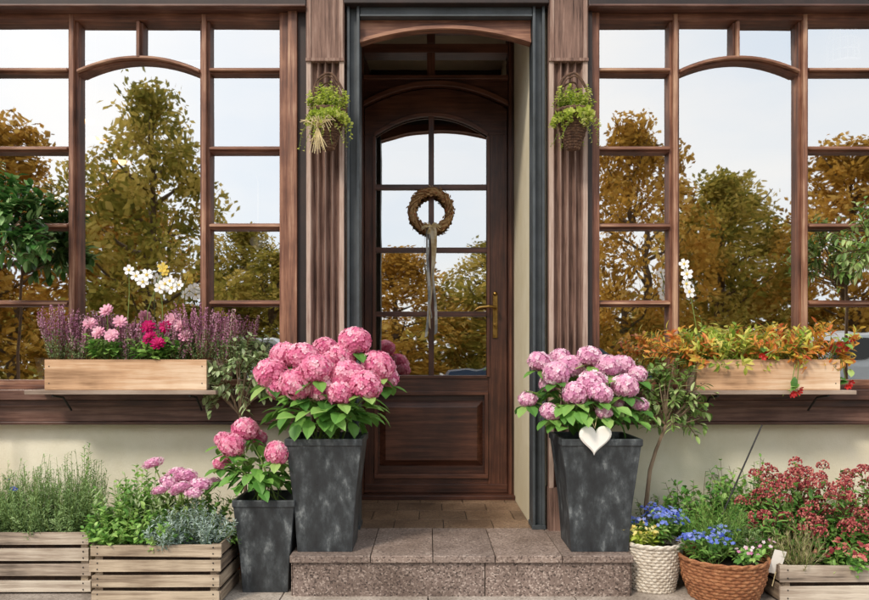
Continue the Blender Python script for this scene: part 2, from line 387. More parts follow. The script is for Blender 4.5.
def window(mirror):
    wobj=bpy.data.objects.new('shop_window',None); COL.objects.link(wobj); wobj.parent=B; ORG[wobj.name]=V((0,0,0))
    fr=MB()
    if not mirror: vs,mid=[71.5,204],138
    else: vs,mid=[675.5,805],738
    def vert(xc,wd,zt,zb):
        fr.box(W(xc-wd/2),W(xc+wd/2),.018,.085,Z(zb),Z(zt),0,U(.1,.5)); 
        fr.box(W(xc-wd*.22),W(xc+wd*.22),-.004,.018,Z(zb),Z(zt),2,U(.2,.8))
    def hor(yc,wd,xa,xb):
        fr.box(W(xa),W(xb),.021,.083,Z(yc+wd/2),Z(yc-wd/2),1,U(.1,.5))
        fr.box(W(xa),W(xb),.002,.021,Z(yc+wd*.2),Z(yc-wd*.2),3,U(.2,.8))
    if not mirror:
        fr.box(W(280),W(289),-.012,.09,Z(389),Z(13.5),0,.5); fr.box(W(289),W(298),-.03,.09,Z(389),Z(13.5),2,.2); fr.box(W(298),W(308),-.01,.09,Z(389),Z(13.5),4,.1)
        fr.box(XL+.18,W(-17),-.02,.09,Z(389),Z(13.5),0,.5)
        L0,L1=-17,280
    else:
        fr.box(W(586),W(591),-.03,.09,Z(389),Z(13.5),4,.3); fr.box(W(591),W(599),-.012,.09,Z(389),Z(13.5),0,.5)
        fr.box(W(887),XR-.18,-.02,.09,Z(389),Z(13.5),0,.5)
        L0,L1=599,887
    for v in vs: vert(v,10,14,378)
    vert(mid,7,21,57)
    fr.box(W(L0),W(L1),.0,.09,Z(20),Z(13.5),1,.3)
    fr.box(W(L0),W(L1),.0,.09,Z(389),Z(380),3,.4); fr.box(W(L0),W(L1),-.012,.0,Z(389),Z(385),1,.3)
    segs=[(L0,vs[0]-5),(vs[1]+5,L1)]
    for a,b in segs:
        for yy in(69,148,225.5,303): hor(yy,6,a,b)
    n=25; a,b=vs[0]+5,vs[1]-5
    xs=[W(a+(b-a)*i/(n-1)) for i in range(n)]
    ar=[(1-(2*i/(n-1)-1)**2) for i in range(n)]
    fr.strip(xs,[Z(74-14*t) for t in ar],[Z(67.5-14*t) for t in ar],.021,.083,1,.3)
    fr.strip(xs,[Z(72-14*t) for t in ar],[Z(69.5-14*t) for t in ar],-.002,.021,3,.5)
    put(fr,'window_frame',[M_fv,M_fh,M_bv,M_bh,M_dark],wobj,bevel=.002)
    def pane(xa,xb,ya,yb):
        g=MB(); ta,tb=U(-.0016,.0016),U(-.0016,.0016)
        for (x,z,sx,sz) in((xa,yb,-1,-1),(xb,yb,1,-1),(xb,ya,1,1),(xa,ya,-1,1)):
            g.v.append(V((W(x),.055+sx*ta+sz*tb,Z(z))))
        g.face([0,1,2,3]); put(g,'window_pane',[M_glass],wobj)
    for a,b in segs:
        ys=[20,69,148,225.5,303,381]
        for i in range(5): pane(a,b,ys[i],ys[i+1])
    pane(vs[0]+5,vs[1]-5,56,381)
    pane(vs[0]+5,mid,20,56); pane(mid,vs[1]-5,20,56)
window(False); window(True)
# door
DY=.817
def dX(px): return (px-VX)/171.0
def dZ(py): return CZ+(HY-py)/171.0
frm=MB()
frm.box(-.40,dX(364),DY-.03,DY+.09,.17,2.95,0); frm.box(dX(507.5),.499,DY-.03,DY+.09,.17,2.95,0)
frm.box(dX(508.5),dX(511),DY-.045,DY-.03,.17,2.95,0,.9)
n=25; xs=[dX(364)+(dX(507.5)-dX(364))*i/(n-1) for i in range(n)]
ar=[(1-(2*i/(n-1)-1)**2) for i in range(n)]
frm.strip(xs,[dZ(108-20*t) for t in ar],[dZ(82)]*n,DY-.02,DY+.08,1,.5)
frm.strip(xs,[dZ(108-20*t)-.001 for t in ar],[dZ(103-20*t) for t in ar],DY-.04,DY-.02,1,1.3)
frm.box(dX(364),dX(507.5),DY-.045,DY-.0,dZ(82),dZ(78),1,1.2)
frm.box(dX(364),dX(507.5),DY-.03,DY+.08,dZ(55),dZ(46),1,1); frm.box(dX(364),dX(507.5),DY-.03,DY+.08,dZ(20),dZ(30),1)
frm.box(dX(427),dX(435),DY-.032,DY+.08,dZ(78),dZ(55),0,1); frm.box(dX(427),dX(435),DY-.032,DY+.08,dZ(46),dZ(30),0)
frm.box(-.395,.498,DY-.10,DY+.05,.168,.195,1,.2)
put(frm,'door_frame',[M_dv,M_dh],B,bevel=.003)
g=MB(); g.v=[V((dX(364),DY+.03,dZ(82))),V((dX(507),DY+.03,dZ(82))),V((dX(507),DY+.028,dZ(30))),V((dX(364),DY+.028,dZ(30)))]; g.face([0,1,2,3]); put(g,'transom_pane',[M_dglass],B)
dr=MB()
y0,y1=DY,DY+.05
zb=.197
xl,xg0,xg1,xr=dX(364.5),dX(374.5),dX(488),dX(507)
zl_=dZ(377)
dr.box(xl,xg0,y0,y1,zb,dZ(135),0,.4); dr.box(xg1,xr,y0,y1,zb,dZ(135),0,.5)
xs2=[xl+(xr-xl)*i/(n-1) for i in range(n)]
def garch(x):
    t=(x-xg0)/(xg1-xg0); return dZ(136-20*(1-(2*t-1)**2)) if 0<t<1 else dZ(135)+.0
zlo=[max(garch(x),dZ(135)) for x in xs2]
dr.strip(xs2,zlo,[dZ(109-20*t) for t in ar],y0,y1,1,.5)
xs3=[xg0+(xg1-xg0)*i/(n-1) for i in range(n)]
dr.strip(xs3,[dZ(137-20*t) for t in ar],[dZ(133-20*t) for t in ar],y0-.012,y0+.002,1,.9)
dr.box(xg0,xg1,y0,y1,dZ(392),zl_,1,.5); dr.box(xg0,xg1,y0,y1,zb,dZ(478),1,.3)
dr.box(xg0,xg1,y0+.02,y1-.004,dZ(478),dZ(392),1,.2)
dr.box(xg0-.01,xg0+.008,y0-.012,y0,zl_,dZ(137),0,.9); dr.box(xg1-.008,xg1+.01,y0-.012,y0,zl_,dZ(137),0,.9); dr.box(xg0+.008,xg1-.008,y0-.012,y0-.0,zl_-.008,zl_+.01,1,.9)
dr.box(dX(428.5),dX(434),y0-.002,y1-.01,zl_,dZ(116),0,.6)
for yy in(187,250,314): dr.box(xg0,xg1,y0+.001,y1-.012,dZ(yy+2.5),dZ(yy-2.5),1,.7)
def frust(x0,x1,z0,z1,ya,yb,ins,m,a):
    b=len(dr.v)
    for (i,y) in((0,ya),(ins,yb)):
        dr.v+= [V((x0+i,y,z0+i)),V((x1-i,y,z0+i)),V((x1-i,y,z1-i)),V((x0+i,y,z1-i))]
    for k in range(4):
        k2=(k+1)%4; dr.face([b+k,b+k2,b+4+k2,b+4+k],m,a)
    dr.face([b+4,b+5,b+6,b+7],m,a)
pz0,pz1=dZ(466),dZ(401)
frust(xg0+.03,xg1-.03,pz0,pz1,y0+.02,y0-.004,.035,1,.6)
for (a,b,c,d) in((xg0,xg1,dZ(395),dZ(391)),(xg0,xg1,dZ(478),dZ(474))): dr.box(a,b,y0-.014,y0+.019,c,d,1,.9)
for xx in(xg0,xg1-.02): dr.box(xx,xx+.02,y0-.0135,y0+.019,dZ(474),dZ(395),0,.9)
dr.box(xl+.0,xr,y0-.02,y0,zb,zb+.05,1,.1)
door=put(dr,'door',[M_dv,M_dh],B,label='dark brown glazed timber door with arched top',bevel=.002)
g=MB()
xsg=[xg0+(xg1-xg0)*i/12 for i in range(13)]
g.v=[V((xg0,DY+.02,zl_)),V((xg1,DY+.02,zl_))]+[V((x,DY+.018,dZ(134-20*(1-(2*(x-xg0)/(xg1-xg0)-1)**2)))) for x in xsg[::-1]]
g.face(list(range(len(g.v)))); put(g,'door_pane',[M_dglass],door)
h=MB(); hx=dX(495); h.box(hx-.014,hx+.014,DY-.01,DY,dZ(338),dZ(294)); h.ball(V((hx,DY-.008,dZ(294))),.014,0,.5,8,6); 
h.tube([V((hx,DY,dZ(308))),V((hx,DY-.055,dZ(308)))],.008,8); h.tube([V((hx+.004,DY-.055,dZ(308))),V((hx-.04,DY-.058,dZ(307))),V((hx-.09,DY-.055,dZ(308))),V((hx-.12,DY-.05,dZ(310.5)))],[.008,.009,.008,.006],8)
h.tube([V((hx,DY-.02,dZ(325))),V((hx,DY-.0,dZ(325)))],.008,10)
put(h,'door_handle',[M_brass],door,bevel=.001)
mb=MB(); sx0,sx1=-.567,.842
mb.box(sx0+.01,sx1-.01,-.49,.03,-.1,.137,1)
xc=[sx0,-.235,.02,.275,.55,sx1]
for i in range(5): mb.box(xc[i]+.0015,xc[i+1]-.0015,-.51,-.0,.14,.17,0)
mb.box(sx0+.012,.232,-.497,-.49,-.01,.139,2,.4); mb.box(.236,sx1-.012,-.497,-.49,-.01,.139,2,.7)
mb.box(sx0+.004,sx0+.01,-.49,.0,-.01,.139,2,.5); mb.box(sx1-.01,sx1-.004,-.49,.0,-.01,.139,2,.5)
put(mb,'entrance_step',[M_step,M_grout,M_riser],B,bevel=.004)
mb=MB(); mb.box(-.5,.6,.03,.95,-.05,.16,1)
ys=[.002,.2,.42,.64,.95]
for j in range(4):
    x=-.405+(-.12 if j%2 else 0)
    while x<.5:
        a,b=max(x,-.405),min(x+.24,.5)
        if b-a>.01: mb.box(a+.002,b-.002,ys[j]+.002,ys[j+1]-.002,.12,.169,0)
        x+=.24
put(mb,'recess_floor',[M_tile,M_grout],B,bevel=.0015)

# ================= generic plant functions
def disc(r):
    a=U(0,6.283); q=math.sqrt(R.random())*r; return V((math.cos(a)*q,math.sin(a)*q,0))
def rdir(zmin=-1):
    while True:
        v=V((U(-1,1),U(-1,1),U(-1,1)))
        if .05<v.length<1:
            v.normalize()
            if v.z>=zmin:return v
def bush(mb,base,spread,rad,height,nst,lps,L,Wd,m=0,sm=None,start=.3,up=.6,simple=False,droop=0.,leafdroop=.2,sr=.0015,hmin=.6,ybias=1.,var=None,lean=V((0,0,0))):
    tips=[]
    for i in range(nst):
        b=base+disc(spread); o=disc(1.0); o.y*=ybias
        hh=height*U(hmin,1)*(1-.25*o.length)
        tip=base+V((o.x*rad,o.y*rad,hh))+lean
        K=6; pts=[]
        bow=V((U(-1,1),U(-1,1),0))*rad*.12
        for k in range(K+1):
            t=k/K; p=b.lerp(tip,t)+bow*math.sin(math.pi*t)+V((o.x,o.y,0))*rad*.15*math.sin(math.pi*t)
            p.z-=droop*t*t*U(.9,1.1); pts.append(p)
        if sm is not None: mb.tube(pts,[sr*(1-.5*k/K) for k in range(K+1)],4,sm,R.random(),False)
        va=R.random() if var is None else var
        for j in range(lps):
            t=start+(1-start)*(j+U(0,1))/lps; q=min(t*K,K-1e-3); k=int(q); p=pts[k].lerp(pts[k+1],q-k)
            tan=(pts[k+1]-pts[k]).normalized(); rd=rdir(); rd-=tan*rd.dot(tan)
            if rd.length<.01: continue
            rd.normalize(); d=tan*up+rd*(1-up*.5); l=L*U(.65,1.1)*(1-.3*t)
            mb.leaf(p,d,tan+rd*.2+V((0,0,.4)),l,Wd*l/L,m,max(0,min(1,va*.5+R.random()*.5)),leafdroop,.25,simple)
        tips.append((pts[-1],(pts[-1]-pts[-2]).normalized()))
    return tips
def spray(mb,c,rx,ry,rz,n,L,Wd,m=0,zmin=-.3,inner=.5,simple=False,dr=.3):
    for i in range(n):
        d=rdir(zmin); q=U(inner,1); p=c+V((d.x*rx*q,d.y*ry*q,d.z*rz*q))
        dd=(V((d.x,d.y,d.z*.5))+rdir()*.5).normalized(); dd.z-=.15
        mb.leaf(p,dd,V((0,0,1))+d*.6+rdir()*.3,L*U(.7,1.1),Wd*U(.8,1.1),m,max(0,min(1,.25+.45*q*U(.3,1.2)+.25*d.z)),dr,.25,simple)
def sqpot(name,c,wt,wb,h,par):
    mb=MB(); c=V(c); 
    prof=[(wb,0),(wb*1.0,.006),(wb+(wt-wb)*.25,h*.4),(wb+(wt-wb)*.88,h-.03),(wt*1.0,h-.028),(wt*1.0,h),(wt*.9,h),(wt*.86,h-.05)]
    for w,z in prof:
        for sx,sy in((-1,-1),(1,-1),(1,1),(-1,1)): mb.v.append(c+V((sx*w/2,sy*w/2,z)))
    for i in range(len(prof)-1):
        for k in range(4):
            k2=(k+1)%4; mb.face([4*i+k,4*i+k2,4*i+4+k2,4*i+4+k],0,.5)
    mb.face([3,2,1,0],0,.5); e=4*(len(prof)-1); mb.face([e,e+1,e+2,e+3],1,.5)
    return put(mb,name,[M_pot,M_soil],par,bevel=.004)
def head_mesh(mat,r=.068,n=175,name='flower_head'):
    mb=MB(); ga=math.pi*(3-5**.5)
    mb.ball(V((0,0,0)),r*.84,0,.25,10,8,.85)
    ph=U(0,6)
    for i in range(n):
        z=1-1.8*(i+.5)/n; q=math.sqrt(max(0,1-z*z)); th=ga*i+U(-.15,.15)
        d=V((q*math.cos(th),q*math.sin(th),z*.88)); 
        bump=1+.04*math.sin(4*th+z*5+ph)+U(-.04,.04)
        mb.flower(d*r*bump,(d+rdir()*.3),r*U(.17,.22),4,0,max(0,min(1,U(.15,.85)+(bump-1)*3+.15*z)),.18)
    return put(mb,name,[mat])
HP=[head_mesh(M_pink) for _ in range(4)]; HL=[head_mesh(M_pinkL,n=160) for _ in range(4)]
HS=[head_mesh(M_pinkL,n=80,r=.05,name='flower_head') for _ in range(2)]
for o in HP+HL+HS: COL.objects.unlink(o)
def hydrangea(label,c,pot,heads,srcs,leafc,lr,nl,LL,group):
    e=thing('potted_hydrangea',label,'potted plant',c,group)
    sqpot('plant_pot',c,*pot,e)
    top=V(c)+V((0,0,pot[2]-.03))
    st=MB(); lf=MB()
    for (px,py,y,r) in heads:
        p=P(px,py,y); a=top+disc(.05); m=a.lerp(p,.5)+V((0,0,.03))
        st.tube([a,m,p],.004,5,0,.5)
        inst(R.choice(srcs),e,p,r/.068)
        for k in range(5):
            t=2*math.pi*k/5+U(-.3,.3); d=V((math.cos(t),math.sin(t),U(-.45,.1)))
            lf.leaf(p-V((0,0,r*.7))+d*r*.2,d,V((0,0,1)),LL*U(.7,1.05),LL*.58,0,U(.1,.95),.3,.2)
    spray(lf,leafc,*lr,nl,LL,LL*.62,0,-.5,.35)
    for i in range(14):
        a=top+disc(.08); p=leafc+V((U(-1,1)*lr[0]*.8,U(-1,1)*lr[1]*.8,U(-.2,.6)*lr[2])); st.tube([a,a.lerp(p,.5)+V((0,0,.02)),p],.003,4,0,.2)
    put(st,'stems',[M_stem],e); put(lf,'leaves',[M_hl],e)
    return e
heads=[(271,373,-.36,.070),(285,356,-.25,.066),(298,384,-.47,.072),(304,357,-.34,.070),(322,386,-.46,.068),(330,366,-.30,.066),(316,369,-.5,.064),(343,356,-.33,.064),(355,341,-.33,.070),(347,377,-.46,.072),(365,385,-.5,.064),(378,366,-.35,.070),(386,378,-.28,.052),(326,350,-.18,.06),(340,394,-.52,.052),(279,388,-.38,.05)]
hydrangea('large pink hydrangea in tall weathered black pot on the step',(-.43,-.335,.17),(.32,.23,.475),heads,HP,P(325,414,-.33),(.235,.21,.11),120,.10,'hydrangeas in tall pots on the step')
heads=[(540,362,-.3,.050),(528,399,-.35,.038),(550,412,-.42,.042),(556,374,-.38,.056),(571,367,-.28,.056),(575,394,-.46,.054),(592,384,-.42,.062),(600,394,-.49,.050),(589,357,-.3,.052),(608,366,-.32,.056),(625,386,-.42,.055),(622,366,-.22,.052),(637,374,-.27,.042),(640,405,-.38,.036),(613,402,-.34,.044),(604,412,-.48,.034),(560,358,-.22,.046),(548,384,-.3,.040)]
hydrangea('pale pink hydrangea in tall weathered black pot with white heart',(.716,-.33,.17),(.335,.24,.475),heads,HL,P(590,411,-.33),(.24,.20,.13),110,.09,'hydrangeas in tall pots on the step')
heads=[(245,430,-.36,.056),(232,445,-.42,.052),(222,462,-.35,.038),(277,453,-.48,.050),(224,440,-.25,.042),(258,438,-.27,.040)]
hydrangea('small pink hydrangea in black pot standing on the pavement',(-.68,-.35,0),(.26,.19,.39),heads,HP,P(257,474,-.36),(.18,.15,.11),110,.078,'hydrangeas in tall pots on the step')
# hearts
def heart(label,hc,sc,group=None,cord=None):
    hm=MB(); pts=[]
    for i in range(40):
        t=2*math.pi*i/40; pts.append((16*math.sin(t)**3/16,(13*math.cos(t)-5*math.cos(2*t)-2*math.cos(3*t)-math.cos(4*t))/16))
    for layer,(k,y) in enumerate(((.86,-.011),(1,-.005),(1,.005),(.86,.011))):
        for x,z in pts: hm.v.append(V((hc.x+x*sc*k+ z*.004,hc.y+y,hc.z+z*sc*k)))
    for l in range(3):
        for i in range(40):
            j=(i+1)%40; hm.face([l*40+i,l*40+j,l*40+40+j,l*40+40+i])
    hm.face(list(range(40))[::-1]); hm.face([120+i for i in range(40)])
    he=thing('heart_ornament',label,'ornament',hc)
    put(hm,'heart',[M_white],he,bevel=.002)
    cm=MB(); cm.tube([hc+V((0,0,sc*.6))]+[hc+V(c) for c in cord],.0018,5); put(cm,'hanging_cord',[M_raf],he)
heart('white wooden heart hung on the black pot',P(595,438,-.515),.066,None,[(-.02,.04,.10),(-.01,.12,.17),(.02,.04,.10),(0,0,.045)])
heart('small white heart hanging inside the window',P(258,243,.12),.042,None,[(0,0,.15),(0,0,.30),(.0,-.03,.32)])

# ================= crates
def crate(label,x0,x1,y0,y1,z1,m,z0=0.0,ns=3,group='slatted crates on the pavement'):
    e=thing('wooden_crate',label,'crate',((x0+x1)/2,(y0+y1)/2,z0),group)
    mb=MB(); h=(z1-z0); sl=h/ns
    def board(xa,xb,ya,yb,za,zb_,mi):
        b0=len(mb.v); mb.box(xa,xb,ya,yb,za,zb_,mi)
        for v in mb.v[b0:]: v.z+=U(-.004,.004); v.y+=U(-.0015,.0015)
    for i in range(ns):
        a,b=z0+sl*i+.008,z0+sl*(i+1)-.008
        if i==0:a+=.003
        board(x0+U(-.006,.006),x1+U(-.006,.006),y0,y0+.012,a,b,0); board(x0,x1,y1-.012,y1,a,b,0)
        board(x0+.001,x0+.013,y0+.015,y1-.015,a,b,1); board(x1-.013,x1-.001,y0+.015,y1-.015,a,b,1)
    mb.box(x0+.014,x1-.014,y0+.014,y1-.014,z0+.004,z0+.012,0)
    for xx in(x0+.0135,x1-.0435):
        for yy in(y0+.0145,y1-.0445): mb.box(xx,xx+.03,yy,yy+.03,z0+.002,z1-.012,1)
    for xx in(x0+.028,x1-.028):
        for i in range(ns):
            for dz in(.3,.7): mb.ball(V((xx,y0-.0008,z0+sl*(i+dz))),.0035,2,.5,6,4)
    put(mb,'slats',[m,M_crateY,M_iron],e,bevel=.0015)
    s=MB(); s.box(x0+.016,x1-.016,y0+.016,y1-.016,z0+.02,z1-.045); put(s,'soil',[M_soil],e)
crate('weathered slatted pine crate full of herbs and flowers',-1.336,-.822,-.61,-.285,.247,M_crate,ns=4)
crate('grey slatted pine crate filled with grey green herbs',-1.955,-1.40,-.47,-.12,.262,M_crate2,ns=4)
crate('low slatted pine crate holding red budded shrubs',1.40,1.95,-.60,-.28,.16,M_crate2,ns=2)
def planter(label,x0,x1,z0,z1,y0,y1):
    e=thing('window_box',label,'planter',((x0+x1)/2,(y0+y1)/2,z0),'pine window boxes')
    mb=MB(); t=.014
    mb.box(x0,x1,y0,y0+t,z0,z1,0,.4); mb.box(x0,x1,y1-t,y1,z0,z1,0); mb.box(x0+.001,x0+t,y0+t,y1-t,z0+.001,z1-.002,1); mb.box(x1-t,x1-.001,y0+t,y1-t,z0+.001,z1-.002,1)
    mb.box(x0+t,x1-t,y0+t,y1-t,z0+.001,z1-.02,2)
    for xx in(x0+.02,x1-.02):
        for zz in(z0+.03,z1-.03): mb.ball(V((xx,y0-.0006,zz)),.003,3,.5,6,4)
    put(mb,'box',[M_plant,M_crateY,M_soil,M_iron],e,bevel=.0015)
def shelf(x0,x1,z):
    e=thing('planter_shelf','grey timber shelf on iron brackets below the window box','shelf',((x0+x1)/2,-.17,z),'shelves below window boxes')
    mb=MB(); mb.box(x0,x1,-.25,-.088,z-.018,z,0,.6); put(mb,'board',[M_shelf],e,bevel=.002)
    for xx in(x0+.12,x1-.12):
        b=MB(); b.tube([V((xx,-.24,z-.024)),V((xx,-.14,z-.036)),V((xx,-.06,z-.10))],.005,6)
        put(b,'bracket',[M_iron],e)
zsf=.835
shelf(-1.79,-.94,zsf); shelf(1.17,1.90,zsf)
planter('pale pine window box with heather and magenta flowers',-1.707,-.986,zsf+.001,.972,-.235,-.095)
planter('pale pine window box with yellow and orange foliage',1.195,1.835,zsf+.001,.972,-.235,-.095)
def heather(base,w,h,n,label='pink purple heather growing in the pine window box'):
    e=thing('heather_plant',label,'plant',base,'heather in window box'); mb=MB(); fl=MB()
    for i in range(n):
        o=disc(1.0); b=V(base)+V((o.x*.04,o.y*.03,0)); hh=h*U(.6,1.05); tip=V(base)+V((o.x*w*1.05,o.y*w*.7,hh))+V((U(-.01,.01),0,0))
        mb.tube([b,b.lerp(tip,.55)+V((o.x*.012,0,0)),tip],.0012,4,1,R.random(),False)
        ax=(tip-b).normalized(); Ls=U(.09,.15); va=U(0,.75)
        for k in range(34):
            t=k/34; q=tip-ax*Ls*t; wd=.004+.006*min(1,t*4); fl.leaf(q+rdir()*wd*.4,rdir()+ax*.8,rdir(),.009,.007,0,max(0,min(1,va+U(-.2,.25))),0,0,True)
        for k in range(20):
            q=b.lerp(tip,U(.1,.6)); mb.leaf(q,rdir()+ax*.9,rdir(),.014,.004,0,R.random(),0,0,True)
    put(mb,'stems',[M_rose,M_stemR],e); put(fl,'blossoms',[M_heath],e)
for x,w,h,n in((-1.68,.11,.25,50),(-1.58,.10,.22,44),(-1.14,.10,.22,44),(-1.03,.12,.26,52),(-1.36,.08,.19,26),(-.93,.08,.24,28),(-1.30,.07,.20,20)):
    heather((x,-.165,.955),w,h,n)
def dahlia(base,label,mat,heads,w,h):
    e=thing('dahlia_plant',label,'plant',base); mb=MB()
    bush(mb,V(base),.03,w,h,24,9,.05,.03,0,1,.3,.5)
    for (px,py,y) in heads:
        p=P(px,py,y); mb.tube([V(base),V(base).lerp(p,.6)+V((0,.01,.02)),p],.0025,5,1,.5); nrm=V((U(-.4,.4),-1,U(.2,.9)))
        f=MB()
        for ring,(cup,rr,np) in enumerate(((.1,.036,9),(.45,.031,8),(1.0,.023,6),(1.8,.013,5))): f.flower(p,nrm,rr*U(.85,1.05),np,0,.1+ring*.22,cup)
        put(f,'flower_head',[mat],e)
    put(mb,'leaves',[M_green,M_stem],e)
dahlia((-1.46,-.165,.955),'blush pink dahlia with green leaves in pine window box',M_palep,[(90,324,-.2),(107,311,-.17),(120,322,-.21),(99,333,-.22),(112,336,-.23)],.09,.17)
dahlia((-1.24,-.165,.955),'magenta dahlia with green leaves in pine window box',M_mag,[(148,327,-.2),(166,327,-.19),(158,344,-.25),(150,338,-.22)],.10,.15)
dahlia((-1.18,-.17,.955),'pale dahlia with green leaves in pine window box',M_palep,[(180,326,-.18),(186,336,-.2),(173,320,-.15)],.07,.14)
for i,x in enumerate((1.20,1.30,1.40,1.50,1.60,1.70,1.80)):
    b=V((x,-.165,.955)); gy=i in(1,2,4)
    e=thing('coleus_plant','green and yellow leafy plant in pine window box' if gy else 'orange and red tipped leafy plant in pine window box','plant',b,'coleus in window box')
    mb=MB(); 
    bush(mb,b,.04,.15,.26,20,9,.060,.024,0,1,.25,.7,False,.03,.3,ybias=.8,hmin=.35)
    bush(mb,b,.05,.16,.10,8,9,.055,.024,0,1,.3,.5,False,.08,.4,ybias=.8)
    put(mb,'leaves',[M_coleusG if gy else M_coleus,M_stem],e)
b=V((1.20,-.165,.96)); e=thing('trailing_plant','loose trailing plant with red tipped leaves at box end','plant',b); mb=MB()
bush(mb,b,.03,.10,.22,16,10,.05,.016,0,1,.3,.6,False,.05,.3,lean=V((-.17,0,0)),hmin=.3); put(mb,'leaves',[M_coleus,M_stem],e)
def redtrail(base,pts):
    e=thing('begonia_plant','trailing begonia with red hanging flowers','plant',base); mb=MB(); fl=MB()
    for (px,py,y) in pts:
        p=P(px,py,y); mb.tube([V(base),V(base).lerp(p,.5)+V((0,-.04,.06)),p],.002,4,1,.5)
        for k in range(3):
            q=p+rdir()*.02; fl.flower(q,V((U(-.5,.5),-1,-.4)),.014,5,0,R.random(),.8)
            mb.leaf(q+V((0,0,.02)),rdir(),V((0,-.5,1)),.05,.03,0,R.random(),.3)
    put(mb,'leaves',[M_green,M_stem],e); put(fl,'blossoms',[M_red],e)
redtrail((1.64,-.19,.955),[(790,393,-.27),(797,388,-.26),(765,355,-.25)])
redtrail((1.80,-.19,.955),[(842,350,-.2),(848,340,-.2),(846,382,-.2),(834,346,-.22)])
def orchid(base,pts,y):
    b=V(base); e=thing('orchid_plant','white orchid blossoms on arching stem above the window box','flower',b,'white orchids')
    s=MB(); f=MB(); q=[P(a,c,y) for a,c in pts]
    s.tube([b,b.lerp(q[0],.6)+V((0,.02,.06))]+q,.002,5,1)
    for k in range(4): s.leaf(b,V((math.cos(k*1.6),.3*math.sin(k*1.6),.8)),V((0,-1,.3)),.12,.035,0,.5,.4)
    for p in q: 
        f.flower(p,V((U(-.4,.4),-1,.1)),.030*U(.8,1.05),5,0,1,.15,1)
    put(s,'stem',[M_green,M_stem],e); put(f,'blossoms',[M_wpet,M_yel],e)
orchid((-1.39,-.13,.955),[(129,270),(136,276),(143,282),(147,275)],-.12); orchid((-1.22,-.13,.955),[(160,288),(165,284),(172,288),(179,285),(170,281)],-.12); orchid((1.26,-.13,.955),[(684,264),(687,274),(686,284),(689,292)],-.12)
e=thing('yellow_orchid_plant','single yellow orchid bloom above the window box','flower',(-1.30,-.13,.955)); s=MB(); f=MB(); p=P(163,268,-.12); s.tube([V((-1.30,-.13,.955)),V((-1.29,-.12,1.2)),p],.002,5); f.flower(p,V((0,-1,.2)),.026,5,0,.3,.3); f.flower(p+V((.01,-.004,-.02)),V((0.2,-1,.2)),.02,5,0,.2,.3)
put(s,'stem',[M_stem],e); put(f,'blossoms',[M_yel],e)

# hanging baskets
def wicker(mb,c,prof,seg=72,amp=.004,m=0,rowh=.011):
    z0,z1=prof[0][0],prof[-1][0]; rows=int((z1-z0)/rowh)
    def rad(z):
        for i in range(len(prof)-1):
            if prof[i][0]<=z<=prof[i+1][0]+1e-9:
                t=(z-prof[i][0])/(prof[i+1][0]-prof[i][0]); return prof[i][1]*(1-t)+prof[i+1][1]*t
        return prof[-1][1]
    b=len(mb.v); n=rows*4+1; K=seg/4; va=.5
    for i in range(n):
        z=z0+(z1-z0)*i/(n-1); row=i//4; ph=math.pi*(row%2); bulge=[-.6,.6,1,.6][i%4]
        for k in range(seg):
            an=2*math.pi*k/seg; r=rad(z)+amp*(math.sin(an*K+ph)*.8+bulge*.6)
            mb.v.append(c+V((r*math.cos(an),r*math.sin(an),z)))
    for i in range(n-1):
        if i%4==0: va=U(0,1)
        for k in range(seg):
            k2=(k+1)%seg; mb.face([b+i*seg+k,b+i*seg+k2,b+(i+1)*seg+k2,b+(i+1)*seg+k],m,va)
    mb.face([b+k for k in range(seg)][::-1],m,.2)
    for off in(0,math.pi):
        pts=[c+V(((prof[-1][1]+.003*math.cos(k*1.3+off))*math.cos(2*math.pi*k/48),(prof[-1][1]+.003*math.cos(k*1.3+off))*math.sin(2*math.pi*k/48),z1+.004*math.sin(k*1.3+off))) for k in range(49)]
        mb.tube(pts,.0065,6,m,.6,False)
def hang(px,raff):
    c=P(px,150,-.15); e=thing('hanging_basket','dark wicker cone basket with lime green trailing plant on pilaster','hanging basket',c,'wicker baskets hung on pilasters')
    mb=MB(); wicker(mb,c,[(0,.025),(.06,.05),(.17,.08)],seg=48)
    for (yy,rr,zz,th) in((0,.08,.18,.005),(.008,.083,.185,.004),(.03,.065,.15,.004),(-.02,.07,.16,.003)):
        pts=[c+V((rr*math.cos(t)+.004*math.sin(5*t),yy,.17+zz*math.sin(t))) for t in [math.pi*k/16 for k in range(17)]]
        mb.tube(pts,th,6,0,.4)
    mb.tube([c+V((0,0.02,.34)),c+V((0,.09,.36))],.003,6)
    put(mb,'basket',[M_wickD],e)
    lf=MB(); b=c+V((0,0,.12))
    bush(lf,b,.06,.095,.20,80,16,.023,.019,0,1,.2,.4,False,.0,.2)
    bush(lf,b+V((0,-.03,.02)),.05,.11,.12,80,17,.022,.018,0,1,.25,.4,False,.11,.2)
    bush(lf,b+V((0,-.02,.02)),.05,.14,.06,10,16,.02,.015,0,1,.25,.4,False,.16,.2)
    put(lf,'leaves',[M_lime,M_stem],e)
    if raff:
        r=MB(); q=c+V((-.03,-.115,.07))
        for i in range(30):
            a=U(-1,1); r.tube([q+V((0,0,0)),q+V((a*.05,-.015,.03+U(-.02,.02))),q+V((a*.08,-.01,U(-.02,.03)))],.0014,4,0,.5,False)
            r.tube([q,q+V((a*.02,-.01,-.05)),q+V((a*.04,0,-U(.06,.12)))],.0014,4,0,.5,False)
        put(r,'raffia_bow',[M_raf],e)
hang(328,True); hang(573,False)
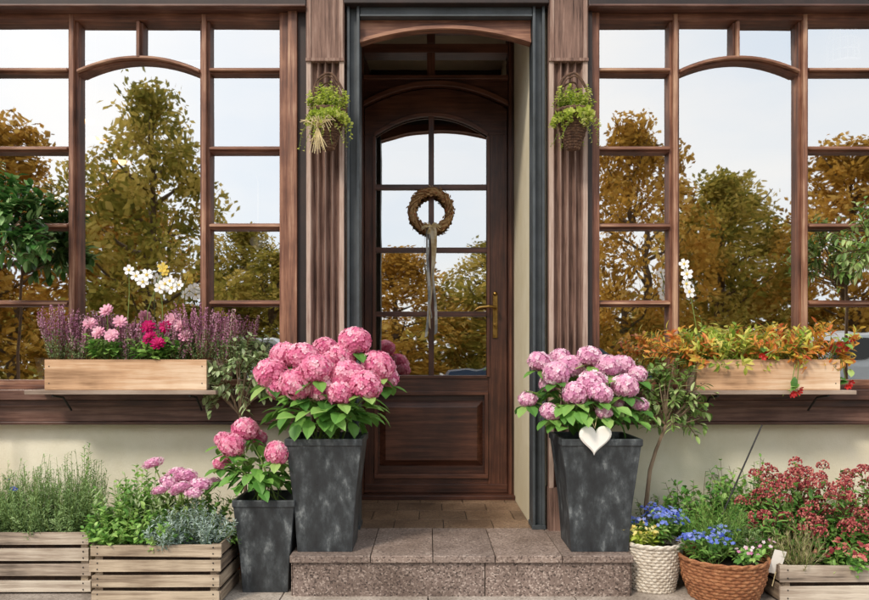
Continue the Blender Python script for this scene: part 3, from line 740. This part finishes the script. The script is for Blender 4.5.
# wreath
wc=V((dX(431),DY-.05,dZ(212)))
e=thing('wreath','tan dried twig wreath with long ribbons hanging on the door','wreath',wc)
mb=MB()
for i in range(1500):
    t=U(0,6.283); ph=U(0,6.283); r0=.110; rr=.026*math.sqrt(R.random())
    p=wc+V(((r0+rr*math.cos(ph))*math.cos(t),rr*math.sin(ph)*.9,(r0+rr*math.cos(ph))*math.sin(t)))
    d=V((-math.sin(t),0,math.cos(t)))+rdir()*.5
    mb.leaf(p,d,rdir(),U(.014,.024),U(.007,.012),0,R.random(),.2,.2,R.random()<.5)
for k in range(16):
    mb.tube([wc+V(((.110+.017*math.cos(3*a+k))*math.cos(a),.017*math.sin(3*a+k),(.110+.017*math.cos(3*a+k))*math.sin(a))) for a in [2*math.pi*i/40 for i in range(41)]],.0045,5,0,U(0,.7),False)
put(mb,'ring',[M_wreath],e)
def ribbon(x,ztop,zbot,w,mat,ph,name='ribbon'):
    mb=MB(); n=24
    for i in range(n+1):
        t=i/n; z=ztop+(zbot-ztop)*t; dx=.012*math.sin(5*t+ph)+.02*t*math.sin(ph); dy=-.01-.012*math.sin(7*t+ph)
        a=ph+2.2*t
        mb.v+=[V((x+dx-w/2*math.cos(a*.5),wc.y+dy-w/2*math.sin(a*.5)-.02,z)),V((x+dx+w/2*math.cos(a*.5),wc.y+dy+w/2*math.sin(a*.5)-.02,z-.01*t))]
    for i in range(n): mb.face([2*i,2*i+1,2*i+3,2*i+2],0,.5+.4*math.sin(i*.9+ph))
    put(mb,name,[mat],e,smooth=True)
zt=wc.z-.1
ribbon(wc.x,zt,dZ(328),.022,M_rib,.2); ribbon(wc.x+.012,zt,dZ(305),.018,M_rib,.9); ribbon(wc.x-.02,zt,dZ(318),.014,M_ribg,1.7); ribbon(wc.x-.035,zt+.0,dZ(290),.010,M_rib,2.6); ribbon(wc.x+.02,zt,dZ(333),.018,M_ribg,3.3); ribbon(wc.x-.01,zt,dZ(336),.016,M_ribg,4.4)
kb=MB()
for i in range(22):
    a=U(0,6.28); kb.tube([V((wc.x,wc.y-.035,zt)),V((wc.x+.035*math.cos(a),wc.y-.05,zt+.02*math.sin(a))),V((wc.x+.055*math.cos(a),wc.y-.035,zt+.035*math.sin(a)-.01))],.0025,4,0,.5,False)
put(kb,'ribbon_knot',[M_raf],e)

# ================= shrubs
def shrub_tree(name,label,base,trunkpts,c,rad,n,L,Wd,mat,pot=None,sprigs=0):
    e=thing(name,label,'plant',base); mb=MB()
    pts=[V(p) for p in trunkpts]; mb.tube(pts,[.011-.004*i/(len(pts)-1) for i in range(len(pts))],8,0)
    for k in range(26):
        d=rdir(-.6); q=c+V((d.x*rad[0],d.y*rad[1],d.z*rad[2]))*.8; mb.tube([pts[-1],pts[-1].lerp(q,.5)+rdir()*.01,q],[.004,.003,.0015],5,0,.5,False)
    put(mb,'trunk',[M_trunk],e)
    lf=MB()
    for k in range(sprigs):
        d=rdir(-.7); a=c+V((d.x*rad[0],d.y*rad[1],d.z*rad[2]))*U(.2,.55); tip=c+V((d.x*rad[0],d.y*rad[1],d.z*rad[2]))*U(.8,1.15)
        lf.tube([a,tip],.0015,4,1,.5,False)
        for j in range(n):
            t=(j+.5)/n; p=a.lerp(tip,t); ax=(tip-a).normalized(); rd=rdir(); rd-=ax*rd.dot(ax)
            if rd.length<.02: continue
            lf.leaf(p,ax*.6+rd.normalized(),V((0,0,1))+rd*.3,L*U(.7,1.1),Wd,0,R.random(),.25)
    if pot:
        pm=MB(); r,h=pot; bb=V(base); pm.lathe(bb,[(.0,0),(r*.7,0),(r*.95,h*.85),(r*1.05,h*.85),(r*1.05,h),(r*.92,h),(r*.88,h-.03),(0,h-.03)],28); put(pm,'plant_pot',[M_terra],e,smooth=False)
    put(lf,'leaves',[mat,M_stemR],e)
b=V((-2.10,-.17,0)); shrub_tree('laurel_tree','green laurel standard with glossy leaves in terracotta pot',b,[b,b+V((.01,0,.5)),b+V((-.01,0,1.0)),b+V((.02,0,1.4))],P(4,228,-.17),(.20,.09,.26),11,.065,.028,M_laurel,(.12,.26),90)
b=V((2.15,-.17,0)); shrub_tree('olive_tree','pale green standard shrub with narrow leaves in terracotta pot',b,[b,b+V((.01,0,.5)),b+V((-.01,0,1.0)),b+V((.0,0,1.35))],P(876,246,-.17),(.19,.09,.22),10,.05,.016,M_olive,(.12,.26),64)
b=P(650,524,-.22); b.z=0
shrub_tree('small_olive_tree','slender young tree with small green leaves beside the pot',b,[b,P(646,505,-.22),P(650,470,-.22),P(656,450,-.22),P(666,425,-.22)],P(672,404,-.22),(.16,.12,.22),13,.046,.019,M_olive,(.10,.16),46)
b=P(246,520,-.12); b.z=0
shrub_tree('sage_shrub','pale green leafy shrub standing behind the black pots',b,[b,P(246,500,-.12),P(243,450,-.12),P(240,415,-.12)],P(236,378,-.13),(.16,.11,.20),11,.045,.018,M_sage,(.11,.2),50)

# ================= crate plants
def herb(name,label,base,mat,spread,rad,h,nst,lps,L,Wd,simple=True,sm=M_stem,group=None,up=.6,**k):
    e=thing(name,label,'plant',base,group); mb=MB(); tips=bush(mb,V(base),spread,rad,h,nst,lps,L,Wd,0,1,.08,up,simple,**k); put(mb,'leaves',[mat,sm],e); return e,tips
zc=.19
for x,y,h,r in((-1.90,-.3,.38,.13),(-1.78,-.27,.39,.13),(-1.65,-.3,.41,.13),(-1.53,-.26,.43,.12),(-1.84,-.38,.30,.12),(-1.70,-.39,.31,.13),(-1.56,-.38,.31,.13),(-1.48,-.34,.34,.10)):
    herb('rosemary_plant','bushy grey green herb growing in slatted crate',(x,y,zc),M_rose,.05,r,h,80,36,.034,.006,group='herbs in crate',hmin=.45)
herb('rosemary_sprig_plant','tall thin green herb sprig in slatted crate',(-1.50,-.26,zc),M_green,.01,.03,.49,6,40,.03,.009)
herb('mint_plant','low leafy green herb in slatted crate',(-1.88,-.4,zc),M_green,.03,.13,.2,26,11,.042,.022,False,group='leafy herbs in crate')
def posy(name,label,base,mat,leafmat,rad,h,n,fr,pet=5,cm=None,cl=1,crad=.0,lw=(.04,.02)):
    e=thing(name,label,'flower',base); mb=MB(); fl=MB()
    tips=bush(mb,V(base),.03,rad,h,n,9,lw[0],lw[1],0,1,.2,.5,False)
    for (p,tn) in tips:
        for k in range(cl):
            q=p+rdir(-.1)*crad; fl.flower(q,tn+rdir()*.5+V((0,-.5,.3)),fr*U(.8,1.1),pet,0,R.random(),.2,1 if cm else None)
    put(mb,'leaves',[leafmat,M_stem],e); put(fl,'blossoms',[mat]+([cm] if cm else []),e)
posy('daisy_plant','small purple daisies with yellow centres in crate',(-1.86,-.38,zc+.02),M_blue,M_green,.12,.29,16,.014,9,M_yel)
for x,y,h,r in((-1.29,-.42,.33,.12),(-1.20,-.5,.25,.12),(-1.22,-.36,.38,.12),(-1.10,-.36,.33,.12),(-1.08,-.52,.18,.12),(-1.29,-.54,.2,.10)):
    herb('mint_plant','leafy green herb spilling over slatted crate',(x,y,zc),M_green,.04,r,h,50,13,.042,.024,False,group='leafy herbs in crate',hmin=.4)
herb('sage_plant','grey green sage leaves in slatted crate',(-1.25,-.46,zc),M_sage,.03,.15,.32,34,14,.05,.013,False)
herb('sage_plant','grey green sage leaves in slatted crate',(-1.10,-.44,zc),M_sage,.03,.13,.28,30,14,.045,.013,False)
for x,y,h in((-1.02,-.52,.20),(-.95,-.46,.23),(-.90,-.5,.17),(-1.08,-.55,.14)):
    herb('silver_plant','silvery blue foliage plant in slatted crate',(x,y,zc),M_blueg,.03,.11,h,64,26,.03,.009,True,group='silver foliage in crate')
herb('ivy_plant','green trailing leaves at crate corner',(-.87,-.42,zc),M_green,.03,.12,.20,30,11,.036,.024,False,droop=.08)
herb('mint_plant','leafy green herb spilling over slatted crate',(-.95,-.36,zc),M_green,.03,.13,.28,36,12,.04,.024,False,group='leafy herbs in crate')
def smallhyd(label,base,heads,srcs,rad,h):
    e=thing('hydrangea_plant',label,'plant',base); mb=MB(); bush(mb,V(base),.03,rad,h,16,7,.06,.035,0,1,.3,.5)
    for (px,py,y,r) in heads:
        p=P(px,py,y); mb.tube([V(base),p],.003,5,1,.5); o=inst(R.choice(srcs),e,p,r/.05)
        o.scale.z*=.6
    put(mb,'leaves',[M_hl,M_stem],e)
smallhyd('low pink flowering plant growing in slatted crate',(-1.0,-.42,zc),[(186,476,-.42,.050),(200,484,-.45,.047),(170,482,-.4,.047),(153,463,-.35,.042),(212,482,-.35,.037),(180,488,-.5,.042),(193,492,-.5,.037),(176,472,-.36,.037),(160,490,-.46,.035)],HS,.10,.26)
def basket(label,c,prof,mat,group='wicker baskets with flowers'):
    e=thing('wicker_basket',label,'basket',c,group); mb=MB(); wicker(mb,V(c),prof,seg=96,amp=.0045,rowh=.013); put(mb,'woven_body',[mat],e,smooth=False)
    s=MB(); s.lathe(V(c),[(0,prof[-1][0]-.03),(prof[-1][1]-.006,prof[-1][0]-.03)],32); put(s,'soil',[M_soil],e)
basket('whitewashed wicker basket with blue and yellow flowers',(.955,-.385,0),[(0,.088),(.1,.108),(.2,.122)],M_wickL)
basket('brown wicker basket with blue flowers and herbs',(1.21,-.50,0),[(0,.13),(.08,.16),(.165,.172)],M_wickB)
posy('blue_flower_plant','blue and green flowering plant in pale basket',(.985,-.37,.18),M_blue,M_green,.12,.18,26,.009,5,None,6,.022)
posy('yellow_flower_plant','pale yellow viola plant in pale basket',(.90,-.41,.18),M_yel,M_lime,.09,.10,18,.009,5,None,2,.02)
posy('blue_flower_plant','bright blue flowers in brown wicker basket',(1.14,-.55,.15),M_blue,M_green,.12,.15,24,.009,5,None,6,.022)
posy('pink_flower_plant','small pink flowers in brown wicker basket',(1.28,-.56,.15),M_pinkL,M_green,.11,.10,12,.008,5,None,2,.02)
herb('rosemary_plant','feathery green herb in brown wicker basket',(1.19,-.46,.15),M_green,.04,.14,.30,90,38,.032,.005,group='herbs in basket',hmin=.4)
herb('rosemary_plant','feathery green herb in brown wicker basket',(1.29,-.46,.15),M_rose,.03,.10,.22,50,32,.03,.005,group='herbs in basket')
def skimmia(base,rad,h,n):
    e=thing('skimmia_plant','shrub with soft red bud clusters among green leaves','plant',base,'red budded shrubs'); mb=MB(); fl=MB()
    tips=bush(mb,V(base),.08,rad,h,n,15,.055,.024,0,1,.2,.5,False,hmin=.35)
    for (p,t) in tips:
        if R.random()<.3: continue
        for k in range(50):
            d=rdir(-.1); q=p+V((d.x*.026,d.y*.026,d.z*.032)); fl.ball(q,U(.003,.0052),0,R.random(),4,3)
    put(mb,'leaves',[M_hl,M_stemR],e); put(fl,'buds',[M_skim],e)
for b in((1.48,-.38,.1),(1.66,-.40,.1),(1.84,-.38,.1),(1.58,-.30,.1),(1.78,-.28,.1),(1.95,-.34,.1)): skimmia(b,.18,.46,38)
herb('ornamental_grass','pale straw coloured grass tuft in crate',(1.50,-.53,.1),M_straw,.03,.11,.24,60,26,.04,.004,group='grass tufts in crate',up=1.2)
herb('ornamental_grass','pale straw coloured grass tuft in crate',(1.42,-.50,.1),M_straw,.02,.06,.2,26,24,.03,.004,group='grass tufts in crate',up=1.2)
posy('red_leaf_plant','low red and green plant in slatted crate',(1.70,-.52,.1),M_skim,M_green,.13,.15,30,.010,5,None,3,.02)
posy('red_leaf_plant','low red and green plant in slatted crate',(1.86,-.50,.1),M_red,M_green,.12,.17,26,.008,5,None,2,.02)
def potted(label,b,r,h,mat,rad,hh,n,L,Wd):
    e=thing('potted_shrub',label,'potted plant',b); pm=MB(); pm.lathe(b,[(.0,0),(r*.7,0),(r*.95,h*.85),(r*1.05,h*.85),(r*1.05,h),(r*.92,h),(r*.88,h-.03),(0,h-.03)],28); put(pm,'plant_pot',[M_terra],e)
    mb=MB(); bush(mb,b+V((0,0,h-.03)),.06,rad,hh,n,14,L,Wd,0,1,.15,.5,False,hmin=.35); put(mb,'leaves',[mat,M_stemR],e)
potted('leafy green shrub in terracotta pot by the wall',V((1.22,-.22,0)),.11,.18,M_hl,.20,.35,80,.05,.028)
potted('leafy olive green shrub in terracotta pot by the wall',V((1.45,-.15,0)),.11,.18,M_green,.20,.42,80,.05,.024)
potted('leafy green shrub in terracotta pot by the wall',V((1.08,-.12,0)),.09,.15,M_olive,.13,.27,40,.04,.018)
mb=MB(); a=P(722,515,-.42); c=P(762,425,-.38); mb.tube([a,c],[.004,.0035],8); put(mb,'plant_stake',[M_iron],None,label='black plant stake leaning up from the basket',cat='stake',loc=a)
tg=P(777,562,-.56); e=thing('plant_tag','blank white plant label stuck in the basket','plant tag',tg-V((0,0,.08)))
mb=MB(); mb.boxm(Matrix.Translation(tg)@Matrix.Rotation(math.radians(12),4,'Y')@Matrix.Rotation(.2,4,'X'),.024,.0012,.05); put(mb,'card',[M_white],e)
mb=MB(); mb.tube([tg-V((.005,0,.04)),tg-V((.015,-.01,.10))],.002,6); put(mb,'stick',[M_raf],e)

# ================= interior things
def lamp(px,py,y,r,group='pendant lamps'):
    p=P(px,py,y); e=thing('pendant_lamp','yellow pendant lamp with warm glowing bulb inside shop','lamp',p,group)
    mb=MB(); mb.lathe(p,[(r,0),(r*.8,r*.5),(r*.35,r*.95),(r*.12,r*1.2)],24); put(mb,'lamp_shade',[M_shade],e,smooth=True)
    mb=MB(); mb.ball(p+V((0,0,r*.12)),r*.42,0,.5,12,8); put(mb,'bulb',[M_bulb],e,smooth=True)
    mb=MB(); mb.tube([p+V((0,0,r*1.1)),V((p.x,p.y,3.35))],.004,6); put(mb,'cord',[M_iron],e)
lamp(97,140,1.2,.07); lamp(122,162,1.9,.07); lamp(90,122,2.4,.08)
# wire birdcage hanging behind the top pane
c=P(843,64,.22); e=thing('birdcage','white wire birdcage hanging inside the window','birdcage',c); mb=MB()
for k in range(14):
    a=2*math.pi*k/14; q=V((math.cos(a),math.sin(a),0)); mb.tube([c+q*.075,c+q*.075+V((0,0,.11)),c+q*.06+V((0,0,.16)),c+q*.03+V((0,0,.19)),c+V((0,0,.20))],.0022,5,0,.5,False)
for z,r in((0,.075),(.055,.075),(.11,.075),(.16,.06)): mb.tube([c+V((r*math.cos(2*math.pi*k/24),r*math.sin(2*math.pi*k/24),z)) for k in range(25)],.003,5,0,.5,False)
mb.lathe(c,[(0,-.004),(.078,-.004),(.078,.006),(0,.006)],24)
mb.tube([c+V((0,0,.2)),V((c.x,c.y,3.35))],.002,5); put(mb,'wire_cage',[M_white],e)
for (x0,x1) in((-2.2,-.75),(.8,2.2)):
    e=thing('display_table','dark timber display table inside the shop window','table',((x0+x1)/2,.55,.1),'display tables')
    mb=MB(); mb.box(x0,x1,.10,.9,.82,.86); put(mb,'table_top',[M_sill],e,bevel=.003)
    for lx in(x0+.04,x1-.1):
        for ly in(.34,.82):
            mb=MB(); mb.box(lx,lx+.06,ly,ly+.06,.1,.819); put(mb,'leg',[M_sill],e)
for i,(x,y) in enumerate(((-2.0,.4),(-1.75,.5),(-1.1,.45),(1.0,.45),(1.45,.5),(1.75,.4),(2.0,.5))):
    b=V((x,y,.861)); e=thing('indoor_plant','green houseplant in pot behind the shop window','houseplant',b,'houseplants behind the window')
    pm=MB(); pm.lathe(b,[(0,0),(.05,0),(.075,.12),(.065,.12),(0,.10)],24); put(pm,'plant_pot',[M_terra if i%2 else M_white],e)
    mb=MB(); bush(mb,b+V((0,0,.1)),.02,.16,.30,22,8,.09,.04,0,1,.3,.5,False,.03); put(mb,'leaves',[M_laurel if i%2 else M_hl,M_stem],e)

# ================= trees across the street (mirrored in the panes)
def tree_meshes(mat,seed):
    rr=random.Random(seed); mb=MB(); Rd=3.
    tk=MB(); tk.tube([V((0,0,-.2)),V((.1,.05,1.5)),V((-.1,.1,4)),V((.1,0,7)),V((.1,.1,9))],[.22,.18,.14,.08,.03],8)
    for k in range(16):
        z=1.5+6.5*k/16; a=k*2.4; L=Rd*(.75 if z<6 else .45); s=V((0,0,z)); tk.tube([s,s+V((math.cos(a)*L*.5,math.sin(a)*L*.5,.5)),s+V((math.cos(a)*L,math.sin(a)*L,1.3))],[.07,.045,.015],5)
    for c in range(200):
        t=rr.random(); z=.6+9.0*t; prof=(1-max(0,t-.35)**1.6*1.75) if t>.35 else .8+.57*t; a=rr.uniform(0,6.28); q=Rd*max(.12,prof)*(rr.random()**.42)
        cc=V((math.cos(a)*q,math.sin(a)*q,z)); cr=rr.uniform(.35,.85); va=rr.uniform(.0,1)
        for j in range(62):
            d=rdir(); p=cc+d*cr*(rr.random()**.4); mb.leaf(p,rdir(),rdir(),rr.uniform(.14,.26),rr.uniform(.10,.18),0,max(0,min(1,va*.6+rr.random()*.4)),.1,.1,True)
    a=put(tk,'trunk',[M_bark]); b=put(mb,'crown',[mat]); COL.objects.unlink(a); COL.objects.unlink(b); return a,b
TM=[tree_meshes(M_aut,1),tree_meshes(M_aut2,2)]
TR=[(-14.4,-22,9.4,3.4),(-9.3,-21,10.2,3.0),(-12.0,-26,8.4,3.2),(-5.4,-25,5.6,3.2),(-1.2,-23,5.2,3.0),(2.6,-24,5.8,3.2),(7.2,-22,9.6,2.6),(10.6,-24,8.0,3.2),(14.3,-22,8.8,3.0),(-18.5,-23,10,3.4),(18.5,-23,10,3.4),(12.6,-28,9.0,3.4),(5.0,-27,6.2,3.0),(-7.2,-28,7.2,3.0)]
for i,(x,y,h,r) in enumerate(TR):
    e=thing('tree','autumn tree with golden brown leaves across the street','tree',(x,y,-.14),'autumn trees across the street')
    for s in TM[i%2]:
        o=s.copy(); COL.objects.link(o); o.parent=e; o.location=(0,0,0)
    e.scale=(r/3,r/3,h/10); e.rotation_euler=(0,0,U(0,6.28))
mb=MB()
for i in range(9000):
    x=U(-45,45); y=-34+U(-1.5,1.5); z=U(0,1)**.8*(3.6+1.0*math.sin(x*.5)+.6*math.sin(x*1.3)); mb.leaf(V((x,y,z-.14)),rdir(),rdir(),.6,.42,0,R.random(),.1,.1,True)
put(mb,'far_hedge',[M_aut2],None,label='dense brown green hedge beyond the park',kind='stuff',cat='hedge')
def car(label,x,y,mat):
    e=thing('parked_car',label,'car',(x,y,-.12),'cars parked across the street'); o=V((x,y,-.12))
    top=[(-2.1,.35),(-2.12,.62),(-1.98,.82),(-1.2,.92),(-.55,1.38),(.0,1.45),(.8,1.40),(1.5,1.0),(2.0,.92),(2.1,.6),(2.08,.35)]
    mb=MB(); n=len(top)
    for sy,ins in((-.82,0),(-.72,1),(.72,1),(.82,0)):
        for (px,pz) in top: mb.v.append(o+V((px*.99,sy if pz<1 else sy*.86,pz if ins or pz<1 else pz-.02)))
    for l in range(3):
        for i in range(n-1): mb.face([l*n+i,l*n+i+1,(l+1)*n+i+1,(l+1)*n+i],0,.5)
    mb.face(list(range(n))); mb.face([3*n+i for i in range(n)][::-1]); mb.face([0,n,2*n,3*n]); mb.face([n-1,2*n-1,3*n-1,4*n-1])
    put(mb,'body',[mat],e)
    for s in(-1,1):
        g=MB(); yy=y+s*.835
        g.v=[V((x-1.05,yy,.83)),V((x+1.3,yy,.83)),V((x+.75,y+s*.74,1.22)),V((x-.5,y+s*.74,1.22))]; g.face([0,1,2,3]); put(g,'window',[M_cglass],e)
    for xx in(-1.3,1.3):
        for s in(-1,1):
            w=MB(); c=V((x+xx,y+s*.74,.19)); w.tube([c-V((0,.1*1,0)),c+V((0,.1,0))],.31,20); wh=put(w,'wheel',[M_tyre],e)
            r=MB(); r.tube([c+V((0,s*.1,0)),c+V((0,s*.108,0))],.19,16); put(r,'rim',[M_carS],wh)
    for xx in(-2.1,2.08):
        for s in(-1,1):
            h=MB(); h.box(x+xx-.03,x+xx+.03,y+s*.6-.14,y+s*.6+.14,.5,.62); put(h,'headlight' if xx<0 else 'tail_light',[M_white if xx<0 else M_red],e)
car('silver hatchback parked across the street',-3.4,-10.5,M_carS); car('dark blue hatchback parked across the street',2.4,-10.5,M_carD); car('silver hatchback parked across the street',8,-10.5,M_carS)

# ================= light, world, camera
el,az=math.radians(44),math.radians(215)
sd=V((math.sin(az)*math.cos(el),math.cos(az)*math.cos(el),math.sin(el)))
w=bpy.data.worlds.new('World'); scene.world=w; w.use_nodes=True; nt=w.node_tree; nt.nodes.clear()
out=N(nt,'ShaderNodeOutputWorld'); bg=N(nt,'ShaderNodeBackground'); sky=N(nt,'ShaderNodeTexSky'); sky.sky_type='NISHITA'; sky.sun_disc=False
sky.sun_elevation=el; sky.sun_rotation=az; sky.dust_density=3; sky.air_density=1.0
tc=N(nt,'ShaderNodeTexCoord'); mp=N(nt,'ShaderNodeMapping'); mp.inputs['Scale'].default_value=(1,1,2.5); nz=N(nt,'ShaderNodeTexNoise'); nz.inputs['Scale'].default_value=1.6; nz.inputs['Detail'].default_value=5
nt.links.new(tc.outputs['Generated'],mp.inputs[0]); nt.links.new(mp.outputs[0],nz.inputs['Vector'])
rp=ramp(nt,[(0,0,0,1),(1,1,1,1)],[.35,.64]); nt.links.new(nz.outputs[0],rp.inputs[0])
haze=N(nt,'ShaderNodeMix',data_type='RGBA'); nt.links.new(rp.outputs[0],haze.inputs[0]); haze.inputs[6].default_value=(8.6,9.8,11.2,1); haze.inputs[7].default_value=(11.8,11.6,11.3,1)
mx=N(nt,'ShaderNodeMix',data_type='RGBA'); mx.inputs[0].default_value=.8; nt.links.new(sky.outputs[0],mx.inputs[6]); nt.links.new(haze.outputs[2],mx.inputs[7])
nt.links.new(mx.outputs[2],bg.inputs[0]); bg.inputs[1].default_value=.145; nt.links.new(bg.outputs[0],out.inputs[0])
sl=bpy.data.lights.new('sun','SUN'); sl.energy=2.6; sl.angle=math.radians(12); sl.color=(1,.90,.77); so=bpy.data.objects.new('sun',sl); COL.objects.link(so)
so.rotation_euler=sd.to_track_quat('Z','Y').to_euler(); so.location=(0,-5,8)
cam=bpy.data.cameras.new('camera'); co=bpy.data.objects.new('camera',cam); COL.objects.link(co); co.location=(0,-D,CZ); co.rotation_euler=(math.radians(90),0,0)
cam.sensor_width=36; cam.lens=36*F/869; cam.shift_x=(434.5-VX)/869; cam.shift_y=(HY-300)/869; cam.clip_end=600; cam.clip_start=.05
scene.camera=co
scene.view_settings.view_transform='Standard'; scene.view_settings.look='None'; scene.view_settings.exposure=0
